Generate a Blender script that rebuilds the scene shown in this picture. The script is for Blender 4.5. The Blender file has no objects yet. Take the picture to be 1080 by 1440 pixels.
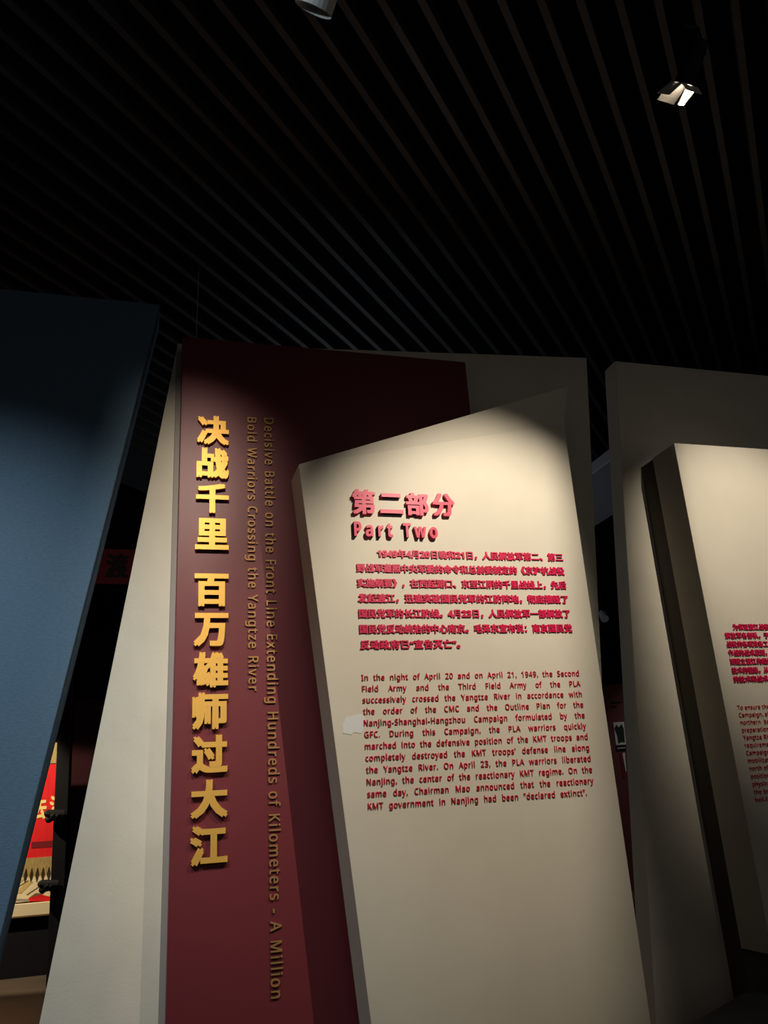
import bpy, bmesh, math, random
from mathutils import Vector, Matrix
random.seed(4)
SC = bpy.context.scene
COL = SC.collection
EYE = 1.5                      # eye height; world X runs along the boards, Y away from the viewer

# ------------------------------------------------------------------ camera
F_PX, PITCH, ROLL, YAW = 1155.7, math.radians(19.27), math.radians(-3.583), math.radians(16.736)
fw = Vector((math.sin(YAW)*math.cos(PITCH), math.cos(YAW)*math.cos(PITCH), math.sin(PITCH)))
rt = Vector((math.cos(YAW), -math.sin(YAW), 0)); up = rt.cross(fw)
r2 = rt*math.cos(ROLL) + up*math.sin(ROLL); u2 = -rt*math.sin(ROLL) + up*math.cos(ROLL)
cd = bpy.data.cameras.new('camera'); cam = bpy.data.objects.new('camera', cd); COL.objects.link(cam)
cd.sensor_fit = 'VERTICAL'; cd.sensor_height = 36.0; cd.lens = 36.0*F_PX/1440.0
cd.clip_start = 0.05; cd.clip_end = 200
mw = Matrix((r2, u2, -fw)).transposed().to_4x4(); mw.translation = Vector((0, 0, EYE)); cam.matrix_world = mw
SC.camera = cam

def at(px, py, Y):             # photo point -> (X, Z) on the plane at distance Y
    d = fw + r2*((px-540)/F_PX) - u2*((py-720)/F_PX)
    k = Y/d.y
    return (d.x*k, d.z*k + EYE)

# ------------------------------------------------------------------ world, exposure, lights
w = bpy.data.worlds.new('world'); SC.world = w; w.use_nodes = True
w.node_tree.nodes['Background'].inputs[0].default_value = (1.0, 0.93, 0.90, 1)
w.node_tree.nodes['Background'].inputs[1].default_value = 0.072
vs = SC.view_settings
vs.view_transform = 'Standard'; vs.look = 'None'; vs.exposure = 0.0; vs.gamma = 1.0; vs.use_curve_mapping = False

def spot(name, loc, aim, power, half, blend, col, rad=0.04):
    l = bpy.data.lights.new(name, 'SPOT'); l.energy = power; l.spot_size = math.radians(2*half); l.spot_blend = blend
    l.color = col; l.shadow_soft_size = rad
    o = bpy.data.objects.new(name, l); COL.objects.link(o); o.location = loc
    o.rotation_euler = (Vector(aim)-Vector(loc)).to_track_quat('-Z', 'Y').to_euler()
    return o
WARM = (1.0, 0.88, 0.72); NEUT = (1.0, 0.93, 0.82); COOL = (0.86, 0.95, 1.0)
S1_LOC = Vector((2.335, 2.45, 4.575)); S1_AIM = Vector((2.10, 4.81, 2.55))
spot('text_board_light', S1_LOC, S1_AIM, 440, 29, 0.7, WARM, 0.007)
S2_LOC = Vector((0.05, 2.0, 4.86)); S2_AIM = Vector((0.05, 5.2, 2.80))
spot('title_board_light', S2_LOC, S2_AIM, 500, 25, 1.0, WARM, 0.010)
spot('blue_panel_light', (-1.5, 1.6, 4.80), (-1.25, 5.1, 1.25), 520, 34, 1.0, COOL)
S4_LOC = Vector((3.87, 2.6, 4.78)); S4_AIM = Vector((4.25, 4.85, 3.05))
spot('right_board_light', S4_LOC, S4_AIM, 330, 23, 1.0, WARM, 0.006)
spot('banner_light', (-2.3, 8.8, 3.1), (-1.3, 10.2, 1.4), 420, 30, 0.3, (1.0, 0.84, 0.6))
spot('sign_fill_light', (-0.4, 9.6, 4.9), (-0.6, 12.0, 5.0), 7, 16, 0.6, WARM)  # added light without a fixture, lifts the dim hanging sign
spot('far_floor_light', (-0.95, 8.4, 4.4), (-0.95, 8.6, 0.0), 95, 14, 1.0, (1.0, 0.74, 0.48))
spot('far_exhibit_light', (9.2, 10.5, 4.4), (8.2, 12.0, 1.6), 90, 30, 0.8, NEUT)
pt = bpy.data.lights.new('far_hall_fill_light', 'POINT'); pt.energy = 30; pt.color = (0.85, 0.92, 1.0); pt.shadow_soft_size = 0.25
po = bpy.data.objects.new('far_hall_fill_light', pt); COL.objects.link(po); po.location = (2.2, 8.8, 3.3)  # added fill without a fixture, brings up the far slats and cable tray
spot('upper_lamp_fill', (-0.5, 1.9, 4.45), (0.6, 2.6, 4.85), 24, 6, 0.6, COOL, 0.02)  # added narrow beam that brightens the upper lamp's shell

# ------------------------------------------------------------------ materials
def mat(name, col, rough=0.6, spec=0.3, metal=0.0, bump=0.0, bscale=200.0, vary=0.0, vscale=6.0, stretch=None, emit=None):
    m = bpy.data.materials.new(name); m.use_nodes = True
    nt = m.node_tree; b = nt.nodes['Principled BSDF']
    b.inputs['Base Color'].default_value = (*col, 1); b.inputs['Roughness'].default_value = rough
    b.inputs['Specular IOR Level'].default_value = spec; b.inputs['Metallic'].default_value = metal
    tc = nt.nodes.new('ShaderNodeTexCoord'); mp = nt.nodes.new('ShaderNodeMapping')
    nt.links.new(tc.outputs['Object'], mp.inputs[0])
    if stretch: mp.inputs['Scale'].default_value = stretch
    if bump:
        n = nt.nodes.new('ShaderNodeTexNoise'); n.inputs['Scale'].default_value = bscale; n.inputs['Detail'].default_value = 4
        bp = nt.nodes.new('ShaderNodeBump'); bp.inputs['Strength'].default_value = bump; bp.inputs['Distance'].default_value = 0.004
        nt.links.new(mp.outputs[0], n.inputs['Vector']); nt.links.new(n.outputs['Fac'], bp.inputs['Height'])
        nt.links.new(bp.outputs[0], b.inputs['Normal'])
    if vary:
        n2 = nt.nodes.new('ShaderNodeTexNoise'); n2.inputs['Scale'].default_value = vscale; n2.inputs['Detail'].default_value = 6
        cr = nt.nodes.new('ShaderNodeValToRGB')
        cr.color_ramp.elements[0].position = 0.3; cr.color_ramp.elements[1].position = 0.7
        cr.color_ramp.elements[0].color = (*[c*(1-vary) for c in col], 1)
        cr.color_ramp.elements[1].color = (*[min(1, c*(1+vary)) for c in col], 1)
        nt.links.new(mp.outputs[0], n2.inputs['Vector']); nt.links.new(n2.outputs['Fac'], cr.inputs[0])
        nt.links.new(cr.outputs[0], b.inputs['Base Color'])
    if emit:
        b.inputs['Emission Color'].default_value = (*emit[0], 1); b.inputs['Emission Strength'].default_value = emit[1]
    return m
M = dict(
    cream=mat('cream_paint', (0.66, 0.61, 0.50), 0.6, 0.25, bump=0.06, bscale=120, vary=0.03, vscale=3),
    backp=mat('stucco_paint', (0.66, 0.61, 0.50), 0.75, 0.2, bump=0.35, bscale=70, vary=0.04, vscale=4),
    maroon=mat('maroon_paint', (0.15, 0.020, 0.026), 0.45, 0.5, bump=0.05, bscale=90),
    grey_edge=mat('grey_edge', (0.30, 0.27, 0.25), 0.6, 0.3),
    blue=mat('blue_wallcovering', (0.088, 0.155, 0.225), 0.7, 0.25, bump=0.5, bscale=60, vary=0.10, vscale=40, stretch=(1, 1, 2.2)),
    brown_side=mat('brown_side', (0.28, 0.22, 0.15), 0.6, 0.2),
    support=mat('dark_support', (0.10, 0.085, 0.07), 0.7, 0.2),
    gold=mat('gold_letter', (0.80, 0.45, 0.09), 0.5, 0.5, metal=0.5),
    gold_line=mat('gold_print', (0.42, 0.22, 0.08), 0.45, 0.4, metal=0.35),
    red=mat('red_acrylic', (0.62, 0.007, 0.07), 0.42, 0.4),
    red_print=mat('red_print', (0.52, 0.010, 0.035), 0.5, 0.4),
    patch=mat('white_filler', (0.72, 0.74, 0.72), 0.6, 0.2),
    slat=mat('slat', (0.031, 0.033, 0.036), 0.6, 0.3),
    black=mat('black_metal', (0.007, 0.007, 0.008), 0.6, 0.2),
    plenum=mat('plenum_black', (0.006, 0.006, 0.007), 0.9, 0.1),
    wall=mat('wall_black', (0.010, 0.010, 0.012), 0.9, 0.1),
    floor=mat('floor', (0.095, 0.07, 0.05), 0.45, 0.35, vary=0.25, vscale=1.2),
    plinth=mat('plinth', (0.03, 0.036, 0.042), 0.6, 0.3),
    shell=mat('fixture_shell', (0.45, 0.48, 0.49), 0.4, 0.5),
    flap=mat('flap_inner', (0.45, 0.42, 0.38), 0.45, 0.5),
    lens=mat('lamp_lens', (0.9, 0.9, 0.85), 0.3, 0.5, emit=((1.0, 0.86, 0.68), 60.0)),
    banner=mat('banner_red', (0.62, 0.012, 0.014), 0.7, 0.2, vary=0.12, vscale=5, stretch=(4, 4, 0.7)),
    fringe=mat('fringe_gold', (0.34, 0.24, 0.09), 0.8, 0.2, vary=0.35, vscale=30, stretch=(6, 6, 0.5)),
    yellow=mat('yellow_print', (0.80, 0.58, 0.22), 0.6, 0.2),
    ivory=mat('ivory_panel', (0.78, 0.66, 0.42), 0.6, 0.2),
    tan=mat('tan_print', (0.62, 0.44, 0.16), 0.6, 0.2),
    brownline=mat('brown_print', (0.16, 0.09, 0.04), 0.6, 0.2),
    dkred=mat('dark_red_print', (0.16, 0.008, 0.012), 0.6, 0.2),
    screen=mat('screen_maroon', (0.022, 0.004, 0.005), 0.7, 0.1),
    sign=mat('sign_maroon', (0.16, 0.012, 0.014), 0.6, 0.2),
    char_dark=mat('sign_character', (0.015, 0.012, 0.01), 0.6, 0.2),
    exhibit=mat('exhibit_maroon', (0.13, 0.035, 0.035), 0.7, 0.2),
    paper=mat('photo_paper', (0.62, 0.62, 0.60), 0.6, 0.2),
    dkgreen=mat('photo_dark', (0.012, 0.020, 0.018), 0.6, 0.2),
    duct=mat('duct_grey', (0.34, 0.38, 0.43), 0.5, 0.4),
)

# ------------------------------------------------------------------ mesh helpers
def link(name, me, m, parent=None):
    o = bpy.data.objects.new(name, me); COL.objects.link(o)
    if m is not None and not me.materials:
        me.materials.append(M[m] if isinstance(m, str) else m)
    if parent is not None:
        o.parent = parent
        o.matrix_parent_inverse = Matrix.Translation(-parent.location)
    return o
def obj(name, bm, m, parent=None, bevel=0.0):
    bmesh.ops.recalc_face_normals(bm, faces=bm.faces)
    me = bpy.data.meshes.new(name); bm.to_mesh(me); bm.free()
    o = link(name, me, m, parent)
    if bevel:
        b = o.modifiers.new('bevel', 'BEVEL'); b.width = bevel; b.segments = 2; b.limit_method = 'ANGLE'
    return o
def tag(o, label, cat, group=None):
    o['label'] = label; o['category'] = cat
    if group: o['group'] = group
    return o
def struct(o): o['kind'] = 'structure'; return o
def empty(name, loc, label=None, cat=None, group=None):
    o = bpy.data.objects.new(name, None); COL.objects.link(o); o.location = loc; o.empty_display_size = 0.1
    if label: tag(o, label, cat, group)
    return o
def prism(bm, pts, yf, yb):                    # outline in (X, Z), front at yf, back at yb
    f = [bm.verts.new((x, yf, z)) for x, z in pts]; b = [bm.verts.new((x, yb, z)) for x, z in pts]
    bm.faces.new(f); bm.faces.new(b[::-1]); n = len(pts)
    for i in range(n): bm.faces.new((f[i], b[i], b[(i+1) % n], f[(i+1) % n]))
    return bm
def slab(name, pts, yf, yb, m, parent=None, bevel=0.004):
    return obj(name, prism(bmesh.new(), pts, yf, yb), m, parent, bevel)
def box(bm, lo, hi):
    return prism(bm, [(lo[0], lo[2]), (hi[0], lo[2]), (hi[0], hi[2]), (lo[0], hi[2])], lo[1], hi[1])
def bx(name, lo, hi, m, parent=None, bevel=0.0): return obj(name, box(bmesh.new(), lo, hi), m, parent, bevel)
def tube(bm, a, b, r0, r1=None, n=12, caps=True):
    a = Vector(a); b = Vector(b); r1 = r0 if r1 is None else r1
    q = (b-a).to_track_quat('Z', 'Y')
    A = [bm.verts.new(a + q @ Vector((r0*math.cos(t*2*math.pi/n), r0*math.sin(t*2*math.pi/n), 0))) for t in range(n)]
    B = [bm.verts.new(b + q @ Vector((r1*math.cos(t*2*math.pi/n), r1*math.sin(t*2*math.pi/n), 0))) for t in range(n)]
    for i in range(n): bm.faces.new((A[i], A[(i+1) % n], B[(i+1) % n], B[i]))
    if caps: bm.faces.new(A[::-1]); bm.faces.new(B)
    return bm
def pix(pts, Y): return [at(x, y, Y) for x, y in pts]

# lettering: text geometry turned into solid raised letters
def glyphs(body, offset=0.0, char=1.0, word=1.0, res=2, heavy=0.0, bold=True):
    c = bpy.data.curves.new('lettering', 'FONT'); c.body = sans(body, bold); c.offset = offset; c.extrude = 0.5
    c.resolution_u = res; c.space_character = char; c.space_word = word
    o = bpy.data.objects.new('lettering', c); COL.objects.link(o)
    dg = bpy.context.evaluated_depsgraph_get(); dg.update()
    me = bpy.data.meshes.new_from_object(o.evaluated_get(dg))
    bpy.data.objects.remove(o); bpy.data.curves.remove(c)
    if heavy:                   # heavier strokes: the glyph laid over itself a little to each side
        n = len(me.vertices); bm = bmesh.new(); bm.from_mesh(me); src = list(bm.faces)
        for q, (dx, dy) in enumerate(((1, 0.7), (-1, 0.7), (1, -0.7), (-1, -0.7))):
            g = bmesh.ops.duplicate(bm, geom=src)['geom']
            for v in g:
                if isinstance(v, bmesh.types.BMVert): v.co += Vector((dx*heavy, dy*heavy, 0.012*(q+1)))
        bm.to_mesh(me); bm.free()
    return me
def sans(body, bold):          # sans-serif letters and digits
    A, a, n = (0x1D5D4, 0x1D5EE, 0x1D7EC) if bold else (0x1D5A0, 0x1D5BA, 0x1D7E2)
    out = ''
    for ch in body:
        if 'A' <= ch <= 'Z': out += chr(A+ord(ch)-65)
        elif 'a' <= ch <= 'z': out += chr(a+ord(ch)-97)
        elif '0' <= ch <= '9': out += chr(n+ord(ch)-48)
        else: out += ch
    return out
def bbox(me):
    xs = [v.co.x for v in me.vertices]; ys = [v.co.y for v in me.vertices]
    return min(xs), max(xs), min(ys), max(ys)
_h = glyphs('H'); CAP = bbox(_h)[3]; bpy.data.meshes.remove(_h)
def letter(name, body, parent, m, yf, depth, X=None, Z=None, em=None, base=None, cap=None, offset=0.0, char=1.0, word=1.0, down=False, res=2, heavy=0.0, bold=True):
    """raised lettering on the plane yf. X=(left,right) fits the width; Z=(low,high) fits the height,
    or em+base give the letter size and baseline. down=True reads from top to bottom."""
    me = glyphs(body, offset, char, word, res, heavy, bold); x0, x1, y0, y1 = bbox(me)
    if down:                                   # Z=(top,bottom) is the reading direction, X=(foot,cap) across
        s = (Z[0]-Z[1])/(x1-x0); t = (X[1]-X[0])/CAP
        for v in me.vertices: v.co = (X[0]+v.co.y*t, yf-(v.co.z+0.5)*depth, Z[0]-(v.co.x-x0)*s)
    else:
        s = (X[1]-X[0])/(x1-x0)
        if em: t, zb = em, base
        else: t = (Z[1]-Z[0])/(y1-y0); zb = Z[0]-y0*t
        for v in me.vertices: v.co = (X[0]+(v.co.x-x0)*s, yf-(v.co.z+0.5)*depth, zb+v.co.y*t)
    me.name = name; me.materials.clear()
    return link(name, me, m, parent)
def justify(body, width_em, char, offset):     # word spacing that makes the line fill its column
    a = bbox(glyphs(body, offset, char, 1.0, 1, 0.0, False)); b = bbox(glyphs(body, offset, char, 2.0, 1, 0.0, False))
    wa, wb = a[1]-a[0], b[1]-b[0]
    return max(0.3, 1+(width_em-wa)/(wb-wa)) if wb > wa+1e-4 else 1.0

# ------------------------------------------------------------------ the hall
X0, X1, Y0, Y1, HZ = -14.0, 26.0, -3.0, 24.0, EYE+3.75
struct(bx('floor', (X0, Y0, -0.1), (X1, Y1, 0.0), 'floor'))
struct(bx('wall_back', (X0, Y1, 0.0), (X1, Y1+0.2, HZ+1.2), 'wall'))
struct(bx('wall_left', (X0-0.2, Y0, 0.0), (X0, Y1, HZ+1.2), 'wall'))
struct(bx('wall_right', (X1, Y0, 0.0), (X1+0.2, Y1, HZ+1.2), 'wall'))
ceil = struct(bx('ceiling', (X0, Y0, HZ+1.2), (X1, Y1, HZ+1.35), 'plenum'))
AZ = math.radians(43.0); sd = Vector((math.sin(AZ), math.cos(AZ), 0)); pd = Vector((math.cos(AZ), -math.sin(AZ), 0))
sme = None
for k in range(-22, 28):
    p = -2.954 + 0.1745*k
    if sme is None:
        bm = bmesh.new(); L = 40.0; hw, hh = 0.019, 0.11
        v = []
        for s in (-4.0, L):
            for (a, b) in ((-hw, 0), (hw, 0), (hw, hh), (-hw, hh)): v.append(bm.verts.new(sd*s + pd*a + Vector((0, 0, b))))
        for q in ((0, 1, 2, 3), (7, 6, 5, 4), (0, 4, 5, 1), (1, 5, 6, 2), (2, 6, 7, 3), (3, 7, 4, 0)): bm.faces.new([v[i] for i in q])
        o = obj('slat', bm, 'slat', ceil); sme = o.data
    else:
        o = link('slat', sme, None, ceil)
    o.location = pd*p + Vector((0, 0, HZ))

# ------------------------------------------------------------------ the boards
YB, YR, YS, YF, YBL, Y2 = 5.35, 5.18, 5.10, 4.81, 5.10, 5.27
# blue panel
t0 = at(225, 428, YBL); b0 = at(0, 1320, YBL)
kx = (b0[0]-t0[0])/(b0[1]-t0[1])
blue = slab('exhibition_panel', [(-3.6, 0), (t0[0]-kx*t0[1], 0), t0, (-3.6, t0[1])], YBL, YBL+0.30, 'blue', None, 0.006)
tag(blue, 'tall blue textured exhibition panel with slanted right edge', 'panel')
# pale backing panel behind the maroon board
p = at(825, 503, YB); q = at(842, 860, YB); l0 = at(250, 483, YB); l1 = at(55, 1440, YB)
kr = (q[0]-p[0])/(q[1]-p[1]); kl = (l1[0]-l0[0])/(l1[1]-l0[1])
back = slab('exhibition_panel', [(l1[0]-kl*l1[1], 0), (p[0]-kr*p[1], 0), p, (l0[0], l0[1]), ], YB, YB+0.17, 'backp')
tag(back, 'pale beige slanted backing panel behind the maroon title board', 'panel')
# maroon title board
RX0, RX1, RZ = 0.166, 2.287, EYE+3.147
tb = empty('title_board', ((RX0+RX1)/2, YR+0.05, 0), 'tall maroon board with raised gold Chinese title and vertical English title', 'sign board')
slab('panel', [(RX0, 0), (RX1, 0), (RX1, RZ), (RX0, RZ)], YR, YB-0.045, 'maroon', tb)
slab('edge_trim', [(RX0-0.034, 0), (RX0+0.3, 0), (RX0+0.3, RZ-0.05), (RX0-0.034, RZ-0.05)], YB-0.045, YB-0.002, 'grey_edge', tb)['label'] = 'grey edge strip behind the maroon face'
rows = [('决', 583, 623.5), ('战', 628.5, 671), ('千', 678.5, 720), ('里', 727.5, 771.5), ('百', 805.5, 851.5), ('万', 861, 908), ('雄', 916, 966),
        ('师', 973, 1025), ('过', 1033, 1087), ('大', 1096, 1150), ('江', 1160.5, 1217)]
cx0 = at(277.5, 605, YR-0.05)[0]; cx1 = at(322.5, 605, YR-0.05)[0]
for ch, ya, yb in rows:
    za = at(298, ya, YR-0.05)[1]; zb = at(298, yb, YR-0.05)[1]
    letter('character', ch, tb, 'gold', YR, 0.032, X=(cx0, cx1), Z=(zb, za), heavy=0.048, res=3)
letter('lettering', 'Decisive Battle on the Front Line Extending Hundreds of Kilometers - A Million', tb, 'gold_line', YR, 0.012,
       X=(at(371.5, 605, YR)[0], at(384.5, 605, YR)[0]), Z=(at(378, 589, YR)[1], at(390, 1403, YR)[1]), heavy=0.014, bold=False, down=True, char=1.2, word=1.15)
letter('lettering', 'Bold Warriors Crossing the Yangtze River', tb, 'gold_line', YR, 0.012,
       X=(at(347.8, 605, YR)[0], at(360.3, 605, YR)[0]), Z=(at(354, 588, YR)[1], at(356, 972, YR)[1]), heavy=0.014, bold=False, down=True, char=1.2, word=1.15)

# cream text board in front of it
A = at(420, 653, YF); Bp = at(799, 543, YF-0.05); Cp = at(793, 596, YF); D = (2.845, 0.0); E_ = at(522, 1440, YF)
ke = (E_[0]-A[0])/(E_[1]-A[1]); E_ = (A[0]-ke*A[1], 0.0)
xt = empty('text_board', ((D[0]+E_[0])/2, YF+0.15, 0), 'large cream slanted-top text board with raised red lettering, Part Two', 'sign board')
bm = bmesh.new()
fr = [bm.verts.new((A[0], YF, A[1])), bm.verts.new((Bp[0], YF-0.05, Bp[1])), bm.verts.new((Cp[0], YF, Cp[1])), bm.verts.new((D[0], YF, D[1])), bm.verts.new((E_[0], YF, E_[1]))]
bk = [bm.verts.new((v.co.x, YS, v.co.z)) for v in fr]
bm.faces.new((fr[0], fr[2], fr[3], fr[4])); bm.faces.new((fr[0], fr[1], fr[2])); bm.faces.new(bk[::-1])
for i in range(5): bm.faces.new((fr[i], bk[i], bk[(i+1) % 5], fr[(i+1) % 5]))
obj('panel', bm, 'cream', xt, 0.003)
YL = YF-0.04
for ch, xa, xb, ya, yb in (('第', 496, 529, 687, 722), ('二', 535, 567.5, 693, 721), ('部', 572, 603.5, 692, 724), ('分', 609, 640, 693, 725)):
    z1 = at((xa+xb)/2, ya, YL)[1]; z0 = at((xa+xb)/2, yb, YL)[1]
    letter('character', ch, xt, 'red', YF, 0.028, X=(at(xa, 707, YL)[0], at(xb, 707, YL)[0]), Z=(z0, z1), heavy=0.04, res=3)
letter('lettering', 'Part Two', xt, 'red', YF, 0.028, X=(at(498.5, 742, YL)[0], at(616, 744, YL)[0]), em=(at(500, 732, YL)[1]-at(500, 752, YL)[1])/CAP,
       base=at(500, 752.5, YL)[1], char=1.42, res=3, heavy=0.012)
CN = ['1949年4月20日晚和21日，人民解放军第二、第三', '野战军遵照中央军委的命令和总前委制定的《京沪杭战役', '实施纲要》，在西起湖口、东至江阴的千里战线上，先后',
      '发起渡江，迅速突破国民党军的江防阵地，彻底摧毁了', '国民党军的长江防线。4月23日，人民解放军一部解放了', '国民党反动统治的中心南京。毛泽东宣布说：南京国民党', '反动政府已“宣告灭亡”。']
cl = at(501, 800, YF)[0]; crr = at(804, 885, YF)[0]
zc0 = at(503, 778.0, YF)[1]; zc6 = at(508, 907.0, YF)[1]
em = (crr-cl)/25.2
for i, s in enumerate(CN):
    zc = zc0+(zc6-zc0)*i/6
    xa, xb = cl, crr
    if i == 0: xa = at(530, 778, YF)[0]; xb = at(791, 784, YF)[0]
    if i == 6: xb = at(647, 908, YF)[0]
    letter('lettering', s, xt, 'red', YF, 0.009, X=(xa, xb), em=em*0.99, base=zc-0.37*em, heavy=0.042)
EN = ['In the night of April 20 and on April 21, 1949, the Second', 'Field Army and the Third Field Army of the PLA', 'successively crossed the Yangtze River in accordance with',
      'the order of the CMC and the Outline Plan for the', 'Nanjing-Shanghai-Hangzhou Campaign formulated by the', 'GFC. During this Campaign, the PLA warriors quickly',
      'marched into the defensive position of the KMT troops and', "completely destroyed the KMT troops' defense line along", 'the Yangtze River. On April 23, the PLA warriors liberated',
      'Nanjing, the center of the reactionary KMT regime. On the', 'same day, Chairman Mao announced that the reactionary', 'KMT government in Nanjing had been "declared extinct".']
el = at(508.3, 953, YF)[0]; er = at(834, 1097, YF)[0]
ze0 = at(508, 953.0, YF)[1]; ze11 = at(516, 1134.0, YF)[1]
cap = (at(508, 949, YF)[1]-at(508, 957, YF)[1]); eme = cap/CAP
for i, s in enumerate(EN):
    zc = ze0+(ze11-ze0)*i/11
    xb = at(824.5, 1114, YF)[0] if i == 11 else er
    sx = eme*0.9; wd = justify(s, (xb-el)/sx, 1.13, 0.0)
    letter('lettering', s, xt, 'red_print', YF, 0.006, X=(el, xb), em=eme, base=zc-cap/2, heavy=0.013, bold=False, char=1.13, word=wd)
pp = pix([(482, 1019), (487, 1009), (508, 1004.5), (513, 1010), (512, 1022), (508, 1031), (497, 1030), (494, 1033), (482, 1031)], YF)
slab('filler_patch', pp, YF-0.002, YF+0.001, 'patch', xt, 0)['label'] = 'white brushed patch beside the English text'

# right-hand exhibition panel and its text board
p = at(865, 508, Y2); q = at(915.5, 1320, Y2); kk = (q[0]-p[0])/(q[1]-p[1]); tz = EYE+3.341
pan2 = slab('exhibition_panel', [(p[0]-kk*p[1], 0), (7.6, 0), (7.6, tz), (p[0], tz)], Y2, Y2+0.17, 'backp')
tag(pan2, 'beige exhibition panel standing behind the smaller right text board', 'panel')
X2, Z2, ZB2 = 3.745, EYE+2.39, EYE-1.035
rb = empty('text_board', (5.4, YF+0.2, 0), 'cream text board at the right edge of the view with small red lettering', 'sign board')
bm = prism(bmesh.new(), [(X2, ZB2), (7.0, ZB2), (7.0, Z2), (X2, Z2)], YF, YS)
o = obj('panel', bm, 'cream', rb, 0.003)
slab('support', [(X2+0.002, 0), (6.9, 0), (6.9, Z2-0.01), (X2+0.002, Z2-0.01)], YS, Y2, 'support', rb, 0)['label'] = 'dark support block down to the floor'
CN2 = [('为保证渡江战役', 1030, 882), ('解放军各部队，于3月', 1018.5, 893), ('战役的各项准备工作', 1021, 904.5), ('作战的战术原则，进', 1024, 917.5), ('到建立渡江的组织', 1026, 930), ('技术的锻炼，从而', 1028.5, 942.5), ('的技术和战术。', 1031, 955)]
bx0 = at(1018.6, 893, YF)[0]; z0 = at(1024, 882, YF)[1]; z1 = at(1031, 955.5, YF)[1]; em2 = 0.0445
for i, (s, xa, _) in enumerate(CN2):
    xs = at(1030, 882, YF)[0] if i == 0 else bx0
    letter('lettering', s, rb, 'red', YF, 0.008, X=(xs, xs+em2*len(s)*0.97), em=em2, base=z0+(z1-z0)*i/6-0.37*em2, heavy=0.034)
EN2 = ['To ensure the success', 'Campaign, all PLA', 'northern  bank,', 'preparations for', 'Yangtze River', 'requirements', 'Campaign', 'mobilization', 'north of the', 'position', 'physical', 'the break', 'hell-fought']
ex0 = at(1036.5, 994, YF)[0]; z0 = at(1037, 995, YF)[1]; z1 = at(1061, 1125, YF)[1]
cap2 = at(1040, 991.5, YF)[1]-at(1040, 997.5, YF)[1]; e2 = cap2/CAP
for i, s in enumerate(EN2):
    g = bbox(glyphs(s, 0.0, 1.1, 1.0, 1, 0.0, False)); wdt = (g[1]-g[0])*e2*0.92
    letter('lettering', s, rb, 'red_print', YF, 0.005, X=(ex0, ex0+wdt), em=e2, base=z0+(z1-z0)*i/12-cap2/2, bold=False, char=1.1)

# low dark plinth in the right corner
bm = bmesh.new()
zt = 0.33; k = (EYE-zt)
def on_floor(px, py, z):
    d = fw + r2*((px-540)/F_PX) - u2*((py-720)/F_PX); s = (z-EYE)/d.z
    return (d.x*s, d.y*s)
pl = [on_floor(962, 1445, zt), on_floor(1027, 1407, zt), on_floor(1060, 1389, zt)]
dv = Vector(pl[1])-Vector(pl[0]); a0 = Vector(pl[0])-dv.normalized()*0.35
pl = [tuple(a0), pl[1], pl[2], (5.6, pl[2][1]+0.02), (5.6, 3.7), (a0.x+0.25, 3.7)]
lo = [bm.verts.new((x, y, 0)) for x, y in pl]; hi = [bm.verts.new((x, y, zt)) for x, y in pl]
bm.faces.new(lo[::-1]); bm.faces.new(hi)
for i in range(len(pl)): bm.faces.new((lo[i], lo[(i+1) % len(pl)], hi[(i+1) % len(pl)], hi[i]))
tag(obj('plinth', bm, 'plinth', None, 0.004), 'low dark blue-grey plinth in the bottom right corner', 'plinth')

# ------------------------------------------------------------------ seen through the left gap
YN = 10.2
ban = empty('banner', (-0.9, YN, 0), 'red banner with gold fringes and yellow characters in the left gap', 'banner')
bl = at(20, 1215, YN)[0]-0.5
zt_, zb_ = at(85, 1073, YN)[1], at(76, 1204, YN)[1]
bxr0, bxr1 = at(86.5, 1073, YN)[0], at(75.5, 1204, YN)[0]
slab('cloth', [(bl, zb_), (bxr1, zb_), (bxr0, zt_), (bl, zt_)], YN, YN+0.012, 'banner', ban, 0)
def fringe(x0, x1, z0, z1, n, Y):
    pts = [(x0, z1), (x1, z1)]; stp = (x1-x0)/n
    for i in range(n):
        xr = x1-i*stp
        pts += [(xr-stp*0.05, z0+(z1-z0)*0.5), (xr-stp*0.5, z0), (xr-stp*0.95, z0+(z1-z0)*0.5)]
    return pts
f1 = slab('fringe', fringe(bl, bxr1+0.02, at(60, 1234, YN)[1], zb_, 16, YN), YN-0.012, YN-0.002, 'fringe', ban, 0)
f2 = slab('fringe', [(bl, zt_), (bxr0, zt_), (bxr0+0.015, at(88, 1044, YN)[1]), (bl, at(60, 1044, YN)[1])], YN-0.01, YN+0.002, 'fringe', ban, 0)
letter('character', '去', ban, 'yellow', YN, 0.004, X=(at(47, 1130, YN)[0], at(66, 1130, YN)[0]), Z=(at(56, 1152, YN)[1], at(58, 1120, YN)[1]), heavy=0.04)
letter('character', '江', ban, 'yellow', YN, 0.004, X=(at(70, 1130, YN)[0], at(90, 1130, YN)[0]), Z=(at(76, 1146, YN)[1], at(78, 1119, YN)[1]), heavy=0.04)
zz = (at(60, 1192, YN)[1], at(60, 1183, YN)[1])
slab('inscription', [(at(44, 1190, YN)[0], zz[0]), (bxr1, zz[0]), (bxr1, zz[1]), (at(44, 1190, YN)[0], zz[1])], YN-0.003, YN, 'dkred', ban, 0)

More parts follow.
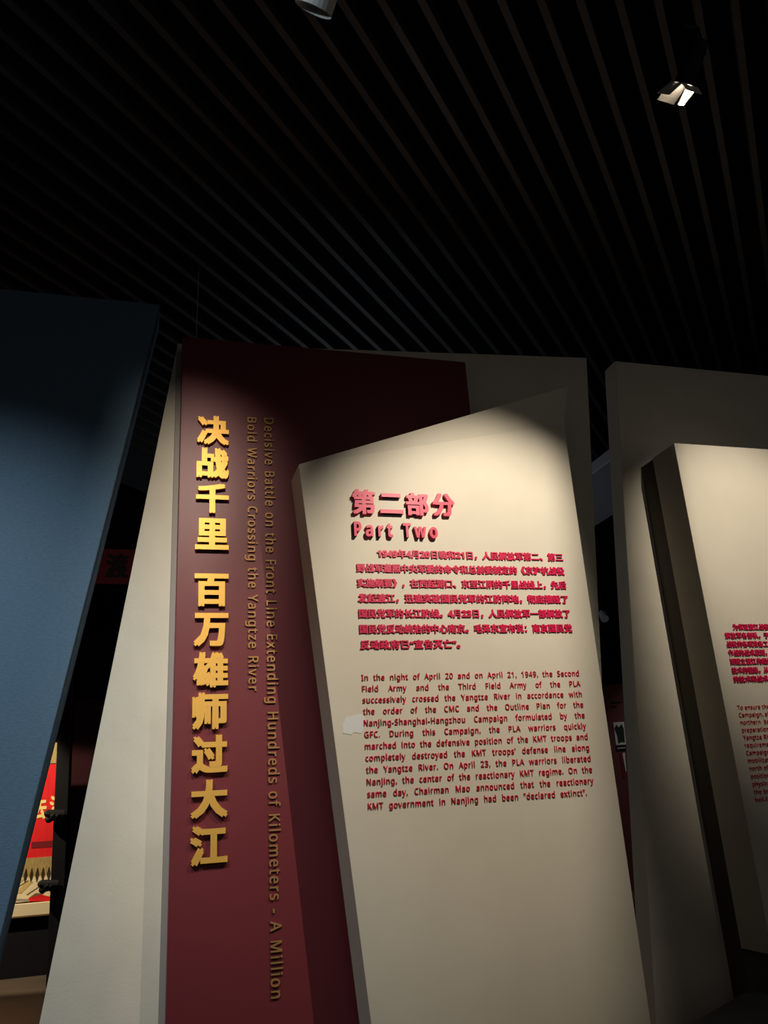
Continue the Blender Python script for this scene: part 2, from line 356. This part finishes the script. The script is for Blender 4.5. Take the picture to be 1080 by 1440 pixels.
st = empty('display_stand', (-1.0, YN+0.1, 0), 'ivory patterned display stand below the red banner', 'display stand')
dz0, dz1 = at(40, 1268, YN)[1], at(40, 1226, YN)[1]
xr = at(72, 1268, YN)[0]
slab('patterned_panel', [(bl, dz0), (xr, dz0), (xr, dz1+0.03), (bl, dz1+0.03)], YN+0.02, YN+0.06, 'ivory', st, 0)
def decal(name, pts, m): return slab(name, pix(pts, YN+0.017), YN+0.017, YN+0.02, m, st, 0)
decal('stripe', [(22, 1243), (30, 1236), (35, 1236), (22, 1247)], 'tan')
decal('stripe', [(22, 1256), (34, 1243), (44, 1238), (46, 1240), (30, 1256)], 'tan')
decal('stripe', [(22, 1248.6), (40, 1237.6), (40.6, 1238.4), (22, 1249.6)], 'brownline')
decal('stripe', [(37, 1258), (54, 1246.8), (54.6, 1247.6), (38.6, 1258.6)], 'brownline')
decal('red_triangle', [(40, 1263), (58, 1258), (71, 1261), (70.5, 1267), (41, 1267.5)], 'banner')
decal('brown_wedge', [(41, 1262.5), (50, 1256), (62, 1256.5), (58, 1258)], 'brownline')
decal('grey_band', [(20, 1264), (40, 1264), (40, 1267.5), (20, 1267.5)], 'grey_edge')
sz0, sz1 = at(40, 1287, YN)[1], at(40, 1270, YN)[1]
slab('shelf', [(bl, sz0), (xr, sz0), (xr, sz1), (bl, sz1)], YN-0.05, YN+0.3, 'ivory', st, 0.003)
slab('shelf_edge', [(bl, sz0-0.012), (xr, sz0-0.012), (xr, sz0), (bl, sz0)], YN-0.055, YN+0.3, 'brownline', st, 0)
slab('base', [(bl, 0), (xr, 0), (xr, sz0-0.012), (bl, sz0-0.012)], YN+0.02, YN+0.28, 'wall', st, 0)
# dark post with two clamps
YP = 9.5
pa, pb = at(91, 1000, YP), at(71, 1290, YP)
post = empty('post', ((pb[0]+0.05), YP+0.03, 0), 'dark post with two clamps in front of the red banner', 'post')
slab('pole', [(pb[0], 0), (pb[0]+0.13, 0), (pa[0]+0.06, EYE+1.5), (pa[0]-0.07, EYE+1.5)], YP, YP+0.06, 'black', post, 0.004)
for cy, cx in ((1147, 67), (1246, 58)):
    bm = bmesh.new()
    for (dx, dy, r) in ((0, -3, 0.036), (2, 5, 0.038), (8, 0, 0.052), (14, 0, 0.05)):
        c = at(cx+dx, cy+dy, YP-0.05)
        bmesh.ops.create_icosphere(bm, subdivisions=2, radius=r, matrix=Matrix.Translation((c[0], YP-0.05, c[1])))
    c = at(cx, cy-2, YP-0.05); e = at(cx+24, cy-2, YP-0.05)
    tube(bm, (c[0], YP-0.05, c[1]), (e[0], YP-0.05, e[1]), 0.045, 0.045, 12)
    obj('clamp', bm, 'black', post)
# maroon folding screen strip beyond the post
YQ = 11.0
bm = bmesh.new()
tag(slab('screen', [(at(95, 1290, YQ)[0], 0), (at(118, 1290, YQ)[0]+0.25, 0), (at(118, 1000, YQ)[0]+0.25, EYE+1.4), (at(103, 1000, YQ)[0], EYE+1.4)], YQ, YQ+0.08, 'screen', None, 0.004),
    'narrow dark maroon screen standing just right of the black post', 'screen')
# hanging sign high in the gap
YG = 12.0
sg = empty('hanging_sign', (-0.3, YG, at(150, 820, YG)[1]), 'dim maroon sign with one dark character high in the left gap', 'sign')
sx0, sx1 = at(120, 800, YG)[0]-0.6, at(190, 800, YG)[0]+0.05
slab('panel', [(sx0, at(160, 821, YG)[1]), (sx1, at(160, 821, YG)[1]), (sx1, at(160, 772, YG)[1]), (sx0, at(160, 772, YG)[1])], YG, YG+0.06, 'sign', sg)
letter('character', '渡', sg, 'char_dark', YG, 0.01, X=(at(149, 795, YG)[0], at(181, 795, YG)[0]), Z=(at(165, 813, YG)[1], at(165, 778, YG)[1]), heavy=0.035)
for xx in (sx0+0.1, sx1-0.1):
    obj('hanger', tube(bmesh.new(), (xx, YG+0.03, at(160, 772, YG)[1]), (xx, YG+0.03, HZ+1.2), 0.006, n=6), 'black', sg)

# ------------------------------------------------------------------ seen through the right gap
YE = 12.0
zt2 = at(866, 962, YE)[1]
ex = empty('exhibit_wall', (at(875, 1100, YE)[0], YE+0.1, 0), 'far maroon exhibit wall with photograph in the right gap', 'exhibit wall')
xe0, xe1 = at(840, 1000, YE)[0], at(905, 1100, YE)[0]
slab('panel', [(xe0, 0), (xe1, 0), (xe1, zt2), (xe0, zt2)], YE, YE+0.15, 'exhibit', ex)
def dec2(name, pts, m, d=0.01, e=0.0): return slab(name, pix(pts, YE-e), YE-d-e, YE-e, m, ex, 0)
dec2('caption', [(859, 987), (873, 986), (873, 988.5), (859.5, 989.5)], 'char_dark')
dec2('caption', [(860, 992.5), (867, 992), (867, 995), (860, 995.5)], 'char_dark')
dec2('photograph', [(862, 1016), (877, 1015), (880, 1047), (866, 1048)], 'paper')
dec2('photo_shape', [(864, 1024), (867, 1019), (870, 1023), (874, 1018), (877, 1025), (878.5, 1044), (874, 1043), (870, 1046), (868, 1034)], 'dkgreen', 0.004, 0.011)
dec2('frame_strip', [(866, 1049.5), (880, 1048.5), (880, 1055), (867, 1056)], 'black')
dec2('frame_strip', [(868, 1051.8), (879, 1050.8), (879, 1052), (868, 1053)], 'paper', 0.004, 0.011)
dec2('white_wedge', [(874.8, 1059), (878.5, 1058.5), (880.5, 1085), (879.5, 1085)], 'paper')
dec2('dark_strip', [(871, 1059), (874, 1059), (879.5, 1094), (876, 1094)], 'dkred', 0.006)
d0 = at(842, 660, 6.6)
ct = empty('cable_tray', (d0[0]+0.45, 7.4, d0[1]), 'grey cable tray under the slats in the gap beside the beige panel', 'cable tray')
bx('tray', (d0[0], 5.9, d0[1]), (d0[0]+0.9, 9.0, d0[1]+0.12), 'duct', ct, 0.01)
for hy in (6.2, 7.4, 8.6): obj('hanger', tube(bmesh.new(), (d0[0]+0.45, hy, d0[1]+0.11), (d0[0]+0.45, hy, HZ+1.2), 0.008, n=6), 'black', ct)

# ------------------------------------------------------------------ lamps
def frame(loc, aim):
    z = (Vector(aim)-Vector(loc)).normalized(); x = z.cross(Vector((0, 0, 1))).normalized(); y = x.cross(z)
    return x, y, z
def P(loc, ax, a, b, c): return Vector(loc)+ax[0]*a+ax[1]*b+ax[2]*c
def quad_plate(bm, pts, th=0.003):
    n = (pts[1]-pts[0]).cross(pts[2]-pts[0]).normalized()*th
    a = [bm.verts.new(q) for q in pts]; b = [bm.verts.new(q+n) for q in pts]
    bm.faces.new(a); bm.faces.new(b[::-1])
    for i in range(4): bm.faces.new((a[i], b[i], b[(i+1) % 4], a[(i+1) % 4]))
sp = empty('spotlight', S1_LOC, 'black ceiling spotlight with glowing barn doors above the panels', 'spotlight', None)
ax = frame(S1_LOC, S1_AIM)
bm = bmesh.new()
tube(bm, P(S1_LOC, ax, 0, 0, -0.20), P(S1_LOC, ax, 0, 0, -0.08), 0.038, 0.045, 20)
tube(bm, P(S1_LOC, ax, 0, 0, -0.08), P(S1_LOC, ax, 0, 0, -0.012), 0.045, 0.048, 20, caps=False)
obj('body', bm, 'black', sp)
obj('lens', tube(bmesh.new(), P(S1_LOC, ax, 0, 0, -0.05), P(S1_LOC, ax, 0, 0, -0.04), 0.035, 0.035, 20), 'lens', sp)
h = 0.045
def ray(x, z, L=0.085): return S1_LOC + (Vector((x, 4.81, z))-S1_LOC).normalized()*L
rim = {(a, b): P(S1_LOC, ax, a*h, b*h, -0.012) for a in (-1, 1) for b in (-1, 1)}
tipR = (ray(2.84, 3.9), ray(2.84, -0.9))
doors = [
    [rim[1, 1], rim[1, -1], tipR[1], tipR[0]],
    [rim[-1, 1], rim[-1, -1], P(S1_LOC, ax, -h-0.05, -h*1.1, 0.05), P(S1_LOC, ax, -h-0.05, h*1.1, 0.05)],
    [rim[-1, 1], rim[1, 1], P(S1_LOC, ax, h*1.1, h+0.055, 0.075), P(S1_LOC, ax, -h*1.1, h+0.055, 0.075)],
    [rim[-1, -1], rim[1, -1], P(S1_LOC, ax, h*1.0, -h-0.05, 0.012), P(S1_LOC, ax, -h*1.0, -h-0.05, 0.012)],
]
for pts in doors:
    bm = bmesh.new(); quad_plate(bm, pts); obj('barn_door', bm, 'flap', sp)
bm = bmesh.new()
yk = P(S1_LOC, ax, 0, 0, -0.15)
for s in (-1, 1): tube(bm, yk+ax[0]*0.052*s, Vector((yk.x, yk.y, yk.z+0.16))+ax[0]*0.045*s, 0.007, n=8)
tube(bm, Vector((yk.x, yk.y, yk.z+0.16))-ax[0]*0.045, Vector((yk.x, yk.y, yk.z+0.16))+ax[0]*0.045, 0.007, n=8)
obj('yoke', bm, 'black', sp)
obj('stem', tube(bmesh.new(), (yk.x, yk.y, yk.z+0.16), (yk.x, yk.y, HZ+0.06), 0.011, n=10), 'black', sp)

# added spotlights out of view, their barn doors set to cut the beams
def aimed_spot(loc, aim, label, doors):
    sq = empty('spotlight', loc, label, 'spotlight'); a = frame(loc, aim)
    bm = bmesh.new()
    tube(bm, P(loc, a, 0, 0, -0.20), P(loc, a, 0, 0, -0.08), 0.038, 0.045, 20)
    tube(bm, P(loc, a, 0, 0, -0.08), P(loc, a, 0, 0, -0.012), 0.045, 0.048, 20, caps=False)
    obj('body', bm, 'black', sq)
    for side, lo_, hi_ in doors:                # each door swings in to an edge on the boards
        t = [loc + (Vector(q)-loc).normalized()*0.085 for q in (lo_, hi_)]
        bm = bmesh.new(); quad_plate(bm, [P(loc, a, side*h, h, -0.012), P(loc, a, side*h, -h, -0.012), t[0], t[1]])
        obj('barn_door', bm, 'flap', sq)
    b = P(loc, a, 0, 0, -0.15)
    obj('stem', tube(bmesh.new(), b, (b.x, b.y, HZ+0.06), 0.011, n=10), 'black', sq)
aimed_spot(S4_LOC, S4_AIM, 'unseen black ceiling spotlight added to trim the light on the smaller text board', [(-1, (3.32, 5.3, 1.0), (3.60, 5.3, 5.0))])
aimed_spot(S2_LOC, S2_AIM, 'unseen black ceiling spotlight added to trim the light on the maroon title board', [(-1, (-0.56, 5.2, 0.9), (0.03, 5.2, 4.6)), (1, (0.80, 5.2, 0.9), (0.70, 5.2, 4.6))])
# second lamp at the top edge of the view
lp = at(446, -3, 2.6); LL = Vector((lp[0], 2.6, lp[1]))
la = (LL.x-0.10, 2.6+0.26, LL.z-0.30); ax2 = frame(LL, la)
s2 = empty('spotlight', LL, 'pale grey cylinder spotlight cut by the top edge of the view', 'spotlight', None)
bm = bmesh.new(); tube(bm, P(LL, ax2, 0, 0, -0.2), P(LL, ax2, 0, 0, 0.05), 0.085, 0.085, 24, caps=False)
tube(bm, P(LL, ax2, 0, 0, -0.2), P(LL, ax2, 0, 0, -0.18), 0.085, 0.085, 24)
obj('body', bm, 'shell', s2)
obj('stem', tube(bmesh.new(), P(LL, ax2, 0, 0, -0.2), (LL.x, 2.6, HZ+0.06), 0.012, n=10), 'black', s2)
# lamp far away in the right gap
q = at(849, 867, 9.5); FL = Vector((q[0], 9.5, q[1])); ax3 = frame(FL, FL+Vector((-0.2, -0.5, -0.5)))
s3 = empty('spotlight', FL, 'small distant grey spotlight hanging in the right gap', 'spotlight', None)
obj('body', tube(bmesh.new(), P(FL, ax3, 0, 0, -0.09), P(FL, ax3, 0, 0, 0.06), 0.05, 0.055, 16), 'shell', s3)
obj('stem', tube(bmesh.new(), (FL.x, FL.y, FL.z), (FL.x, FL.y, HZ+0.06), 0.008, n=8), 'black', s3)

# track rail above the lit spotlight
rl = bmesh.new(); box(rl, (0.2, yk.y-0.02, HZ+0.06), (6.5, yk.y+0.02, HZ+0.10))
tag(obj('track_rail', rl, 'black'), 'black lighting track carrying the spotlights among the slats', 'track')
# thin suspension wire on the maroon board
wx, wz = at(276, 472, YR+0.05)
tag(obj('wire', tube(bmesh.new(), (wx, YR+0.06, RZ), (wx+0.01, YR+0.06, HZ+0.05), 0.0025, n=6), 'duct'), 'thin suspension wire rising from the maroon board corner', 'wire')
